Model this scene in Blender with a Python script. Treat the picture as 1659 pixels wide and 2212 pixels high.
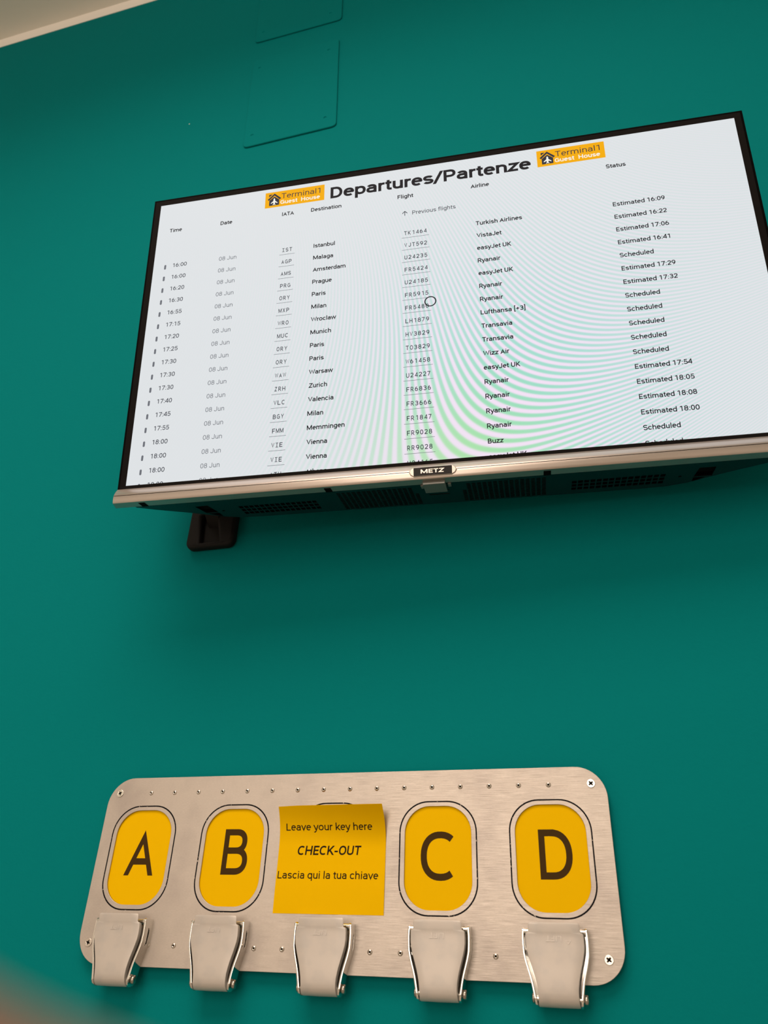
import bpy, bmesh, math, random
from mathutils import Matrix, Vector
random.seed(4)
for o in list(bpy.data.objects):
    bpy.data.objects.remove(o)
scene = bpy.context.scene
col = scene.collection
Z0 = 1.2                       # height of the panel's top edge above the floor
def rotm(yaw, pitch, roll):
    return Matrix.Rotation(yaw, 3, 'Z') @ Matrix.Rotation(pitch, 3, 'X') @ Matrix.Rotation(roll, 3, 'Y')
# ------------------------------------------------------------ camera
CAM = Vector((0.49905, -0.7250, -0.16882 + Z0))
CR = rotm(math.radians(16.4611), math.radians(31.4460), math.radians(-2.3846))
cd = bpy.data.cameras.new('camera')
cd.sensor_fit = 'HORIZONTAL'; cd.sensor_width = 36.0
cd.lens = 1645.5 / 1659 * 36.0
cd.clip_start = 0.002; cd.clip_end = 50
cd.dof.use_dof = True; cd.dof.focus_distance = 0.83; cd.dof.aperture_fstop = 14.5
cam = bpy.data.objects.new('camera', cd); col.objects.link(cam)
cm = CR @ Matrix.Rotation(math.pi / 2, 3, 'X')
cam.matrix_world = Matrix.Translation(CAM) @ cm.to_4x4()
scene.camera = cam
# ------------------------------------------------------------ world, lights, exposure
vs = scene.view_settings
scene.display_settings.display_device = 'sRGB'
vs.view_transform = 'Standard'; vs.look = 'None'; vs.gamma = 1.0; vs.use_curve_mapping = False
vs.exposure = 0.0
w = bpy.data.worlds.new('world'); scene.world = w; w.use_nodes = True
w.node_tree.nodes['Background'].inputs[0].default_value = (1.0, 0.85, 0.7, 1)
w.node_tree.nodes['Background'].inputs[1].default_value = 0.05
def area(name, loc, target, size, power, color, sy=None):
    l = bpy.data.lights.new(name, 'AREA'); l.shape = 'RECTANGLE' if sy else 'SQUARE'; l.size = size
    if sy: l.size_y = sy
    l.energy = power; l.color = color
    o = bpy.data.objects.new(name, l); col.objects.link(o); o.location = loc
    o.rotation_euler = (Vector(target) - Vector(loc)).to_track_quat('-Z', 'Y').to_euler()
    return o
CEIL = 1.881 + Z0
key = area('ceiling_lamp_light', (0.12, -1.5, CEIL - 0.12), (0.12, -1.5, 0), 1.5, 42, (1.0, 0.80, 0.65), 1.3)
key.data.spread = math.radians(155)
area('back_fill_light', (0.0, -3.3, 1.75), (0.0, 0, 1.75), 1.3, 36, (1.0, 0.82, 0.67), 2.3)  # added fill panel near the back wall for softer shadows; no real doorway there
# ------------------------------------------------------------ helpers
def lin(r, g, b):
    f = lambda c: (c / 255) / 12.92 if c / 255 <= 0.04045 else ((c / 255 + 0.055) / 1.055) ** 2.4
    return (f(r), f(g), f(b), 1)
def mat(name, color, rough=0.5, metal=0.0, spec=0.5, emis=None, es=0.0, noise=None, bump=None, coat=0.0, rnoise=None, aniso=0.0, grain=None):
    m = bpy.data.materials.new(name); m.use_nodes = True
    nt = m.node_tree; b = nt.nodes['Principled BSDF']
    b.inputs['Base Color'].default_value = color
    b.inputs['Roughness'].default_value = rough
    b.inputs['Metallic'].default_value = metal
    b.inputs['Specular IOR Level'].default_value = spec
    b.inputs['Coat Weight'].default_value = coat
    if aniso:      # brushed along X: highlights stretch up and down
        b.inputs['Anisotropic'].default_value = aniso
        cx = nt.nodes.new('ShaderNodeCombineXYZ'); cx.inputs[0].default_value = 1.0; nt.links.new(cx.outputs[0], b.inputs['Tangent'])
    if emis: b.inputs['Emission Color'].default_value = emis; b.inputs['Emission Strength'].default_value = es
    def tex(scale, sc=(1, 1, 1), detail=3):
        tc = nt.nodes.new('ShaderNodeTexCoord'); mp = nt.nodes.new('ShaderNodeMapping')
        mp.inputs['Scale'].default_value = sc
        n = nt.nodes.new('ShaderNodeTexNoise'); n.inputs['Scale'].default_value = scale; n.inputs['Detail'].default_value = detail
        nt.links.new(tc.outputs['Object'], mp.inputs[0]); nt.links.new(mp.outputs[0], n.inputs[0])
        return n
    if noise:      # (scale, (sx,sy,sz), color2, lo, hi)
        n = tex(noise[0], noise[1], 4)
        r = nt.nodes.new('ShaderNodeMapRange'); r.inputs[1].default_value = noise[3]; r.inputs[2].default_value = noise[4]
        mx = nt.nodes.new('ShaderNodeMix'); mx.data_type = 'RGBA'
        mx.inputs[6].default_value = color; mx.inputs[7].default_value = noise[2]
        nt.links.new(n.outputs[0], r.inputs[0]); nt.links.new(r.outputs[0], mx.inputs[0]); nt.links.new(mx.outputs[2], b.inputs['Base Color'])
    if grain:
        n = tex(grain[0], grain[1], 5)
        r = nt.nodes.new('ShaderNodeMapRange'); r.inputs[1].default_value = .3; r.inputs[2].default_value = .7; r.inputs[3].default_value = grain[2]; r.inputs[4].default_value = 1.0
        vm = nt.nodes.new('ShaderNodeVectorMath'); vm.operation = 'SCALE'
        nt.links.new(n.outputs[0], r.inputs[0]); nt.links.new(mx.outputs[2], vm.inputs[0]); nt.links.new(r.outputs[0], vm.inputs['Scale']); nt.links.new(vm.outputs[0], b.inputs['Base Color'])
    if rnoise:     # (scale,(s),lo,hi)
        n = tex(rnoise[0], rnoise[1], 4)
        r = nt.nodes.new('ShaderNodeMapRange'); r.inputs[1].default_value = .3; r.inputs[2].default_value = .7
        r.inputs[3].default_value = rnoise[2]; r.inputs[4].default_value = rnoise[3]
        nt.links.new(n.outputs[0], r.inputs[0]); nt.links.new(r.outputs[0], b.inputs['Roughness'])
    if bump:       # (scale, (s), strength, distance)
        n = tex(bump[0], bump[1], 3); bp = nt.nodes.new('ShaderNodeBump')
        bp.inputs['Strength'].default_value = bump[2]; bp.inputs['Distance'].default_value = bump[3]
        nt.links.new(n.outputs[0], bp.inputs['Height']); nt.links.new(bp.outputs[0], b.inputs['Normal'])
    return m
M = {}
M['teal'] = mat('teal_paint', (0.0, 0.178, 0.186, 1), 0.8, spec=0.04, bump=(260, (1, 1, 1), 0.25, 0.0006))
M['white'] = mat('white_paint', (0.92, 0.88, 0.83, 1), 0.8, spec=0.2, bump=(200, (1, 1, 1), 0.2, 0.0006))
M['ceil'] = mat('ceiling_paint', (0.66, 0.65, 0.59, 1), 0.85, spec=0.2)
M['floor'] = mat('floor_tile', (0.42, 0.37, 0.31, 1), 0.4, noise=(3, (1, 1, 1), (0.36, 0.31, 0.26, 1), .35, .65))
M['alu'] = mat('brushed_aluminium', (0.525, 0.475, 0.435, 1), 0.40, 1.0, noise=(24, (1, 1, 1), (0.43, 0.385, 0.36, 1), .45, .78),
               rnoise=(60, (1, 1, 30), 0.38, 0.52), bump=(110, (4, 1, 60), 0.10, 0.0001), grain=(100, (4, 1, 60), 0.84), aniso=0.6)
M['backing'] = mat('panel_backing', (0.12, 0.11, 0.10, 1), 0.8)
M['steel'] = mat('bright_steel', (0.86, 0.84, 0.78, 1), 0.22, 1.0)
M['chrome'] = mat('polished_chrome', (0.78, 0.76, 0.73, 1), 0.08, 1.0)
M['pin'] = mat('dull_steel_pin', (0.42, 0.39, 0.35, 1), 0.25, 1.0)
M['skin'] = mat('skin', (0.24, 0.10, 0.06, 1), 0.6, spec=0.1)  # albedo lowered to hold the shade of the phone, which is not built
M['rivet'] = mat('rivet_aluminium', (0.70, 0.65, 0.60, 1), 0.28, 1.0)
M['hole'] = mat('dark_hole', (0.004, 0.004, 0.004, 1), 0.8, spec=0.05)
M['lever'] = mat('grey_satin_enamel', (0.55, 0.515, 0.485, 1), 0.45, 0.35, noise=(90, (1, 1, 1), (0.49, 0.47, 0.455, 1), .45, .75), bump=(900, (1, 1, 1), 0.15, 0.0001))
M['yellow'] = mat('yellow_card', (0.76, 0.46, 0.001, 1), 0.8, spec=0.02, bump=(500, (1, 1, 1), 0.1, 0.0002))
M['print'] = mat('brown_print', (0.050, 0.028, 0.008, 1), 0.7, spec=0.05)
M['print2'] = mat('dark_print', (0.020, 0.014, 0.008, 1), 0.7, spec=0.05)
M['groove'] = mat('black_groove_paint', (0.006, 0.006, 0.008, 1), 0.6, spec=0.05, noise=(330, (1, 1, 1), (0.42, 0.38, 0.34, 1), .64, .66))
M['bezel'] = mat('black_bezel', (0.008, 0.007, 0.007, 1), 0.7, spec=0.03)
M['rimblack'] = mat('rim_black', (0.002, 0.002, 0.002, 1), 0.7, spec=0.02)
M['glossblack'] = mat('gloss_black_plastic', (0.004, 0.005, 0.006, 1), 0.25, spec=0.4)
M['silver'] = mat('champagne_silver_plastic', (0.56, 0.495, 0.46, 1), 0.38, 0.8, bump=(1500, (1, 1, 1), 0.06, 0.0001))
M['mattblack'] = mat('matt_black_plastic', (0.007, 0.0065, 0.007, 1), 0.6, spec=0.18, bump=(700, (1, 1, 1), 0.2, 0.0003))
M['ink'] = mat('screen_black_text', (0.006, 0.006, 0.008, 1), 0.6, spec=0.05, emis=lin(20, 22, 28), es=1.0)
M['ink2'] = mat('screen_dark_text', (0.006, 0.006, 0.008, 1), 0.6, spec=0.05, emis=lin(52, 56, 66), es=1.0)
M['ink3'] = mat('screen_grey_text', (0.01, 0.01, 0.01, 1), 0.6, spec=0.05, emis=lin(108, 112, 120), es=1.0)
M['orange'] = mat('screen_orange', (0.01, 0.008, 0.0, 1), 0.6, spec=0.05, emis=lin(243, 172, 8), es=1.0)
M['navy'] = mat('screen_navy', (0.006, 0.006, 0.01, 1), 0.6, spec=0.05, emis=lin(42, 46, 58), es=1.0)
M['swhite'] = mat('screen_white', (0.01, 0.01, 0.01, 1), 0.6, spec=0.05, emis=lin(246, 244, 235), es=1.0)
M['badge'] = mat('badge_black', (0.009, 0.008, 0.009, 1), 0.5, spec=0.2)
M['lettermetal'] = mat('badge_letters', (0.72, 0.64, 0.60, 1), 0.35, 0.6)
M['smoke'] = mat('smoked_clear_plastic', (0.16, 0.17, 0.16, 1), 0.12, coat=0.3)
M['lampglow'] = mat('lamp_diffuser', (0.9, 0.85, 0.8, 1), 0.5, emis=(1, .82, .62, 1), es=3.0)
# screen: an emitting panel whose pixel grid beats in soft coloured bands
def screen_mat():
    m = bpy.data.materials.new('lit_screen'); m.use_nodes = True; nt = m.node_tree; b = nt.nodes['Principled BSDF']
    tc = nt.nodes.new('ShaderNodeTexCoord'); sp = nt.nodes.new('ShaderNodeSeparateXYZ'); nt.links.new(tc.outputs['Object'], sp.inputs[0])
    def mth(op, a, c=None):
        n = nt.nodes.new('ShaderNodeMath'); n.operation = op
        for i, s in enumerate((a, c)):
            if s is None: continue
            if isinstance(s, (int, float)): n.inputs[i].default_value = s
            else: nt.links.new(s, n.inputs[i])
        return n.outputs[0]
    u = mth('MULTIPLY', sp.outputs[0], 10.0); v = mth('MULTIPLY', sp.outputs[2], 10.0)   # unit: 100 mm
    u2 = mth('MULTIPLY', u, u); v2 = mth('MULTIPLY', v, v); uv = mth('MULTIPLY', u, v)
    terms = [u, v, u2, uv, v2, mth('MULTIPLY', u2, u), mth('MULTIPLY', u2, v), mth('MULTIPLY', u, v2), mth('MULTIPLY', v2, v)]
    cf = [-19.1358, -3.9822, 2.7202, -5.49, -1.5278, 0.1826, -0.5301, 0.7532, -0.4842]
    s = None
    for t, c in zip(terms, cf):
        q = mth('MULTIPLY', t, c); s = q if s is None else mth('ADD', s, q)
    wv = mth('SINE', mth('MULTIPLY', s, 2 * math.pi))
    wv = mth('ADD', mth('MULTIPLY', mth('TANH', mth('MULTIPLY', wv, 1.6)), 0.54), 0.5)
    # strength of the bands: strongest low in the middle of the screen
    def gauss(cx, cz, sx, sz, amp):
        a = mth('MULTIPLY', mth('SUBTRACT', u, cx), 1 / sx); c = mth('MULTIPLY', mth('SUBTRACT', v, cz), 1 / sz)
        return mth('MULTIPLY', mth('EXPONENT', mth('MULTIPLY', mth('ADD', mth('MULTIPLY', a, a), mth('MULTIPLY', c, c)), -1.0)), amp)
    amp = mth('ADD', gauss(0.75, -1.5, 1.6, 1.7, 0.82), gauss(1.3, -0.4, 2.6, 2.0, 0.22))
    green = nt.nodes.new('ShaderNodeMix'); green.data_type = 'RGBA'
    green.inputs[6].default_value = lin(150, 218, 208); green.inputs[7].default_value = lin(158, 226, 150)
    nt.links.new(gauss(0.1, -2.2, 1.2, 1.1, 1.0), green.inputs[0])
    two = nt.nodes.new('ShaderNodeMix'); two.data_type = 'RGBA'
    two.inputs[6].default_value = lin(243, 224, 245)
    nt.links.new(wv, two.inputs[0]); nt.links.new(green.outputs[2], two.inputs[7])
    fin = nt.nodes.new('ShaderNodeMix'); fin.data_type = 'RGBA'
    fin.inputs[6].default_value = lin(221, 225, 228)
    nt.links.new(amp, fin.inputs[0]); nt.links.new(two.outputs[2], fin.inputs[7])
    b.inputs['Base Color'].default_value = (0.01, 0.01, 0.01, 1); b.inputs['Roughness'].default_value = 0.45
    b.inputs['Specular IOR Level'].default_value = 0.06
    nt.links.new(fin.outputs[2], b.inputs['Emission Color']); b.inputs['Emission Strength'].default_value = 1.0
    return m
M['screen'] = screen_mat()

def link(name, me, mats, parent=None, smooth=False, kind=None, label=None):
    me.materials.clear()
    for m in (mats if isinstance(mats, (list, tuple)) else [mats]):
        me.materials.append(M[m])
    if smooth:
        for p in me.polygons: p.use_smooth = True
        me.set_sharp_from_angle(angle=math.radians(48))
    o = bpy.data.objects.new(name, me); col.objects.link(o)
    if parent: o.parent = parent
    if kind: o['kind'] = kind
    if label: o['label'] = label
    return o
def thing(name, loc, label, cat, group=None, rot=None):
    o = bpy.data.objects.new(name, None); col.objects.link(o); o.empty_display_size = 0.02
    if rot is None: o.location = loc
    else: o.matrix_world = Matrix.Translation(loc) @ rot.to_4x4()
    o['label'] = label; o['category'] = cat
    if group: o['group'] = group
    return o
def bm_mesh(bm, name='m'):
    bmesh.ops.recalc_face_normals(bm, faces=bm.faces)
    me = bpy.data.meshes.new(name); bm.to_mesh(me); bm.free(); return me
def box(bm, x0, x1, y0, y1, z0, z1, bev=0.0, seg=2):
    r = bmesh.ops.create_cube(bm, size=1.0, matrix=Matrix.Translation(((x0 + x1) / 2, (y0 + y1) / 2, (z0 + z1) / 2)) @ Matrix.Diagonal((x1 - x0, y1 - y0, z1 - z0, 1)))
    if bev:
        es = list({e for v in r['verts'] for e in v.link_edges})
        bmesh.ops.bevel(bm, geom=es, offset=bev, segments=seg, affect='EDGES', profile=0.5)
def boxm(x0, x1, y0, y1, z0, z1, bev=0.0, seg=2):
    bm = bmesh.new(); box(bm, x0, x1, y0, y1, z0, z1, bev, seg); return bm_mesh(bm)
mm = 0.001
def eval_mesh(c, f):
    """curve data -> mesh, vertex map f(x,y,z)"""
    o = bpy.data.objects.new('tmp', c); col.objects.link(o)
    dg = bpy.context.evaluated_depsgraph_get()
    me = bpy.data.meshes.new_from_object(o.evaluated_get(dg))
    bpy.data.objects.remove(o); bpy.data.curves.remove(c)
    for v in me.vertices: v.co = f(*v.co)
    return me
def plate(loops, y0, y1, bev=0.0, plane='XZ', res=1, weld=False):
    """filled outline with holes (mm), between y0 (front) and y1 (back) in mm"""
    c = bpy.data.curves.new('c', 'CURVE'); c.dimensions = '2D'; c.fill_mode = 'BOTH'
    th = abs(y1 - y0); c.extrude = max(th / 2 - bev, 0); c.bevel_depth = bev; c.bevel_resolution = res; c.offset = -bev
    for L in loops:
        s = c.splines.new('POLY'); s.points.add(len(L) - 1); s.use_cyclic_u = True
        for p, q in zip(s.points, L): p.co = (q[0], q[1], 0, 1)
    mid = (y0 + y1) / 2
    if plane == 'XZ': f = lambda x, y, z: (x * mm, (mid - z) * mm, y * mm)
    else: f = lambda x, y, z: (x * mm, y * mm, (mid + z) * mm)
    return eval_mesh(c, f)
def rrect(cx, cz, w, h, r, n=8):
    pts = []
    for sx, sz, a0 in ((1, 1, 0), (-1, 1, 90), (-1, -1, 180), (1, -1, 270)):
        for i in range(n + 1):
            a = math.radians(a0 + 90 * i / n)
            pts.append((cx + sx * (w / 2 - r) + r * math.cos(a), cz + sz * (h / 2 - r) + r * math.sin(a)))
    return pts
def circ(cx, cz, r, n=20):
    return [(cx + r * math.cos(2 * math.pi * i / n), cz + r * math.sin(2 * math.pi * i / n)) for i in range(n)]
def rect(x0, z0, x1, z1): return [(x0, z0), (x1, z0), (x1, z1), (x0, z1)]
# ---- a small stroke alphabet: every glyph is (advance, [centre lines]); em units
def _e(cx, cy, rx, ry, a0=0, a1=360, n=None):
    n = n or max(4, int(abs(a1 - a0) / 9)); o = []
    for i in range(n + 1):
        a = math.radians(a0 + (a1 - a0) * i / n); c, s = math.cos(a), math.sin(a); p = 0.88
        o.append((cx + rx * math.copysign(abs(c) ** p, c), cy + ry * math.copysign(abs(s) ** p, s)))
    return o
_c, _b, _x = .666, .045, .483
def _st(x, a=0, b=.711): return [(x, a), (x, b)]
_bo = lambda cx=.285, rx=.19: _e(cx, .264, rx, .219)
GLY = {
 ' ': (.25, []),
 'A': (.64, [[(.045, 0), (.32, .61), (.595, 0)], [(.13, .215), (.51, .215)]]),
 'B': (.63, [_st(.12), [(.12, _c), (.32, _c)] + _e(.32, .52, .165, .146, 90, -90) + [(.12, .374)], [(.12, .374), (.34, .374)] + _e(.34, .2095, .185, .1645, 90, -90) + [(.12, _b)]]),
 'C': (.65, [_e(.36, .3555, .27, .31, 50, 307)]),
 'D': (.66, [_st(.12), [(.12, _c), (.28, _c)] + _e(.28, .3555, .27, .31, 90, -90) + [(.12, _b)]]),
 'E': (.57, [_st(.12), [(.12, _c), (.53, _c)], [(.12, .365), (.49, .365)], [(.12, _b), (.53, _b)]]),
 'F': (.55, [_st(.12), [(.12, _c), (.53, _c)], [(.12, .350), (.48, .350)]]),
 'G': (.68, [_e(.345, .3555, .25, .31, 42, 318) + [(.585, .11), (.585, .345), (.36, .345)]]),
 'H': (.71, [_st(.12), _st(.59), [(.12, .365), (.59, .365)]]),
 'I': (.27, [_st(.135)]),
 'J': (.55, [[(.43, .711), (.43, .22)] + _e(.25, .205, .18, .16, 0, -175)]),
 'K': (.63, [_st(.12), [(.56, .711), (.13, .24)], [(.26, .39), (.585, 0)]]),
 'L': (.54, [_st(.12), [(.12, _b), (.51, _b)]]),
 'M': (.87, [_st(.12), _st(.75), [(.13, .69), (.435, .05)], [(.74, .69), (.435, .05)]]),
 'N': (.71, [_st(.12), _st(.59), [(.13, .68), (.58, .03)]]),
 'O': (.69, [_e(.345, .3555, .25, .31)]),
 'P': (.63, [_st(.12), [(.12, _c), (.34, _c)] + _e(.34, .49, .19, .176, 90, -90) + [(.12, .314)]]),
 'R': (.63, [_st(.12), [(.12, _c), (.33, _c)] + _e(.33, .495, .18, .171, 90, -90) + [(.12, .324)], [(.33, .32), (.56, 0)]]),
 'S': (.60, [_e(.295, .515, .20, .151, 15, 250) + _e(.305, .196, .21, .151, 70, -165)]),
 'T': (.60, [[(.03, _c), (.57, _c)], _st(.30)]),
 'U': (.65, [[(.11, .711)] + _e(.325, .235, .215, .19, 180, 360) + [(.54, .711)]]),
 'V': (.64, [[(.04, .711), (.32, .03), (.60, .711)]]),
 'W': (.89, [[(.04, .711), (.24, .03), (.445, .68), (.65, .03), (.85, .711)]]),
 'X': (.63, [[(.05, 0), (.58, .711)], [(.05, .711), (.58, 0)]]),
 'Y': (.62, [[(.03, .711), (.31, .30), (.59, .711)], _st(.31, 0, .33)]),
 'Z': (.60, [[(.06, _c), (.53, _c), (.07, _b), (.55, _b)]]),
 'a': (.545, [[(.43, 0)] + _e(.26, .34, .17, .143, 0, 155), [(.43, .295), (.25, .295)] + _e(.25, .17, .165, .125, 90, 270) + _e(.25, .17, .18, .125, 280, 345)]),
 'b': (.56, [_st(.105, 0, .74), _e(.29, .264, .185, .219)]),
 'c': (.52, [_e(.28, .264, .195, .219, 42, 318)]),
 'd': (.565, [_st(.46, 0, .74), _e(.275, .264, .185, .219)]),
 'e': (.53, [[(.09, .285), (.452, .285)] + _e(.27, .264, .185, .219, 5, 312)]),
 'f': (.35, [[(.155, 0)] + _e(.30, .60, .145, .10, 180, 80), [(.03, .487), (.32, .487)]]),
 'g': (.56, [_e(.275, .264, .185, .219), [(.46, .528)] + _e(.28, -.01, .18, .15, 0, -150)]),
 'h': (.55, [_st(.105, 0, .74), _e(.278, .32, .172, .163, 180, 0) + [(.45, 0)]]),
 'i': (.245, [_st(.122, 0, .528), _st(.122, .62, .72)]),
 'k': (.51, [_st(.105, 0, .74), [(.45, .528), (.12, .18)], [(.21, .28), (.475, 0)]]),
 'l': (.245, [_st(.122, 0, .74)]),
 'm': (.88, [_st(.105, 0, .528), _e(.265, .32, .16, .163, 180, 0) + [(.425, 0)], _e(.595, .32, .17, .163, 180, 0) + [(.765, 0)]]),
 'n': (.55, [_st(.105, 0, .528), _e(.278, .32, .172, .163, 180, 0) + [(.45, 0)]]),
 'o': (.57, [_e(.285, .264, .20, .219)]),
 'p': (.56, [_st(.105, -.2, .528), _e(.29, .264, .185, .219)]),
 'q': (.565, [_st(.46, -.2, .528), _e(.275, .264, .185, .219)]),
 'r': (.345, [_st(.105, 0, .528), _e(.28, .30, .175, .18, 180, 85) + [(.335, .476)]]),
 's': (.515, [_e(.26, .377, .165, .106, 20, 250) + _e(.262, .148, .170, .103, 70, -160)]),
 't': (.33, [[(.155, .66)] + _e(.255, .14, .10, .095, 180, 275) + [(.32, .05)], [(.02, .487), (.31, .487)]]),
 'u': (.55, [[(.105, .528)] + _e(.272, .205, .167, .16, 180, 360), _st(.445, 0, .528)]),
 'v': (.49, [[(.035, .528), (.245, .03), (.455, .528)]]),
 'w': (.75, [[(.03, .528), (.20, .03), (.375, .50), (.55, .03), (.72, .528)]]),
 'y': (.485, [[(.03, .528), (.25, .04)], [(.455, .528), (.24, -.07), (.19, -.145), (.12, -.165), (.06, -.155)]]),
 'z': (.50, [[(.05, _x), (.43, _x), (.06, _b), (.455, _b)]]),
 '0': (.56, [_e(.28, .3555, .19, .31)]),
 '1': (.56, [[(.09, .585), (.33, .675)], _st(.325, 0, .70)]),
 '2': (.56, [_e(.275, .50, .185, .166, 170, -30) + [(.09, .06), (.09, _b), (.50, _b)]]),
 '3': (.56, [_e(.265, .525, .175, .141, 155, -90), _e(.265, .2145, .19, .17, 90, -155), [(.18, .384), (.28, .384)]]),
 '4': (.56, [_st(.41), [(.395, .68), (.05, .19), (.53, .19)]]),
 '5': (.56, [[(.48, _c), (.15, _c), (.118, .345)] + _e(.275, .235, .20, .19, 140, -155)]),
 '6': (.56, [_e(.285, .23, .19, .185), _e(.44, .23, .345, .43, 180, 100)]),
 '7': (.56, [[(.05, _c), (.49, _c), (.19, 0)]]),
 '8': (.56, [_e(.28, .525, .165, .141), _e(.28, .2145, .19, .17)]),
 '9': (.56, [_e(.275, .48, .19, .185), _e(.12, .48, .345, .43, 0, -80)]),
 ':': (.26, [_st(.13, 0, .10), _st(.13, .40, .50)]),
 '/': (.40, [[(.02, -.06), (.37, .711)]]),
 '-': (.40, [[(.05, .27), (.34, .27)]]),
 '+': (.56, [[(.05, .34), (.50, .34)], [(.275, .12), (.275, .56)]]),
 '[': (.27, [[(.24, .80), (.11, .80), (.11, -.12), (.24, -.12)]]),
 ']': (.27, [[(.03, .80), (.16, .80), (.16, -.12), (.03, -.12)]]),
}
def ribbon(V, F, pts, h):
    """outline of a centre line with half width h; mitred joints"""
    q = [pts[0]]
    for p in pts[1:]:
        if abs(p[0] - q[-1][0]) + abs(p[1] - q[-1][1]) > 1e-5: q.append(p)
    closed = abs(q[0][0] - q[-1][0]) + abs(q[0][1] - q[-1][1]) < 1e-4
    if closed: q = q[:-1]
    n = len(q); k = len(V)
    def d(a, b):
        x, y = b[0] - a[0], b[1] - a[1]; l = math.hypot(x, y) or 1; return x / l, y / l
    for i in range(n):
        if closed: a, b = d(q[i - 1], q[i]), d(q[i], q[(i + 1) % n])
        elif i == 0: a = b = d(q[0], q[1])
        elif i == n - 1: a = b = d(q[-2], q[-1])
        else: a, b = d(q[i - 1], q[i]), d(q[i], q[i + 1])
        mx, my = -(a[1] + b[1]), a[0] + b[0]; l = math.hypot(mx, my) or 1; mx /= l; my /= l
        cs = max(0.42, mx * -b[1] + my * b[0]); r = h / cs
        if not closed and i in (0, n - 1) and abs(b[1]) > .35 and q[i][1] in (0, .711, .528, -.06):
            V.append((q[i][0] - h / b[1], q[i][1])); V.append((q[i][0] + h / b[1], q[i][1])); continue
        V.append((q[i][0] + mx * r, q[i][1] + my * r)); V.append((q[i][0] - mx * r, q[i][1] - my * r))
    for i in range(n if closed else n - 1):
        j = (i + 1) % n
        F.append((k + 2 * i, k + 2 * i + 1, k + 2 * j + 1, k + 2 * j))
def _fy(y, h):      # keep the outer heights of the letters when the stroke is heavier
    if y in (0, .711, .528, .74, -.2, -.06) : return y
    K = [(-.3, -.3), (-.155, -.2 + h), (.045, h), (.483, .528 - h), (.666, .711 - h), (.9, .9)]
    for (a, A), (b, B) in zip(K, K[1:]):
        if a <= y <= b: return A + (B - A) * (y - a) / (b - a)
    return y
def glyphs(s, h=.046, track=0.0):
    V, F, x = [], [], 0.0
    for chx in s:
        adv, paths = GLY[chx]
        for li, p in enumerate(paths):
            k = len(V); ribbon(V, F, [(x + a, _fy(b, h)) for a, b in p], h)
            cl = chx in 'ABDEFHKLMNPRTZIVWXY1247'
            for i in range(k, len(V)): V[i] = (V[i][0], min(.711, max(0, V[i][1])) if cl else V[i][1], li)
        x += adv + track
    return V, F
def gw(s, h=.046):
    V, F = glyphs(s, h); return max(v[0] for v in V) - min(v[0] for v in V)
def text_into(acc, s, x0, base, width, cap, y, h=.046, align='L', shear=0.0, mi=0, fn=None):
    """append flat lettering to acc=(verts,faces,mat ids); mm units"""
    V, F = glyphs(s, h); lo = min(v[0] for v in V); hi = max(v[0] for v in V)
    sy = cap / .711; sx = (width / (hi - lo)) if width else sy
    if align == 'C': x0 = x0 - (hi - lo) * sx / 2
    k = len(acc[0])
    for a, b, li in V:
        p = (x0 + (a - lo) * sx + b * sy * shear, y - li * 0.004, base + b * sy)
        if fn: p = fn(*p)
        acc[0].append((p[0] * mm, p[1] * mm, p[2] * mm))
    for f in F: acc[1].append([i + k for i in f]); acc[2].append(mi)
def poly_into(acc, pts, y, mi=0):
    k = len(acc[0])
    for p in pts: acc[0].append((p[0] * mm, y * mm, p[1] * mm))
    acc[1].append([k + i for i in range(len(pts))]); acc[2].append(mi)
def acc_mesh(acc):
    me = bpy.data.meshes.new('a'); me.from_pydata(acc[0], [], acc[1]); me.update()
    return me
def acc_obj(name, acc, mats, parent, label=None):
    me = acc_mesh(acc)
    o = link(name, me, mats, parent, label=label)
    for p, i in zip(me.polygons, acc[2]): p.material_index = i
    # all faces look towards -Y
    bm = bmesh.new(); bm.from_mesh(me)
    fl = [f for f in bm.faces if f.normal.y > 0]
    bmesh.ops.reverse_faces(bm, faces=fl); bm.to_mesh(me); bm.free()
    return o
def lathe(profile, n=20, axis='Y'):
    """profile [(r, t)] mm, revolve about Y"""
    bm = bmesh.new(); rings = []
    for r, t in profile:
        if r < 1e-6: rings.append([bm.verts.new((0, t * mm, 0))])
        else: rings.append([bm.verts.new((r * mm * math.cos(2 * math.pi * i / n), t * mm, r * mm * math.sin(2 * math.pi * i / n))) for i in range(n)])
    for a, b in zip(rings, rings[1:]):
        for i in range(n):
            j = (i + 1) % n
            if len(a) == 1 and len(b) == 1: continue
            if len(a) == 1: bm.faces.new((a[0], b[i], b[j]))
            elif len(b) == 1: bm.faces.new((a[i], a[j], b[0]))
            else: bm.faces.new((a[i], a[j], b[j], b[i]))
    return bm_mesh(bm)

# ------------------------------------------------------------ the room
WALL = 9.0 * mm
XL, XR, YB = -1.9, 2.6, -3.4
def wl(x, z):      # a point measured 4.5 mm behind the panel front, carried on to the wall plane (mm)
    k = (WALL - CAM.y) / (0.0045 - CAM.y); return (CAM.x * 1000 + (x - CAM.x * 1000) * k, (CAM.z - Z0) * 1000 + (z - (CAM.z - Z0) * 1000) * k)
def sbox(name, x0, x1, y0, y1, z0, z1, m):
    return link(name, boxm(x0, x1, y0, y1, z0, z1), m, kind='structure')
sbox('floor', XL, XR, YB, WALL, -0.1, 0.0, 'floor')
sbox('ceiling', XL, XR, YB, WALL, CEIL, CEIL + 0.1, 'ceil')
sbox('wall_front', XL, XR, WALL, WALL + 0.1, 0.0, CEIL, 'teal')
sbox('wall_left', XL - 0.1, XL, YB, WALL, 0.0, CEIL, 'white')
sbox('wall_right', XR, XR + 0.1, YB, WALL, 0.0, CEIL, 'white')
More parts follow.
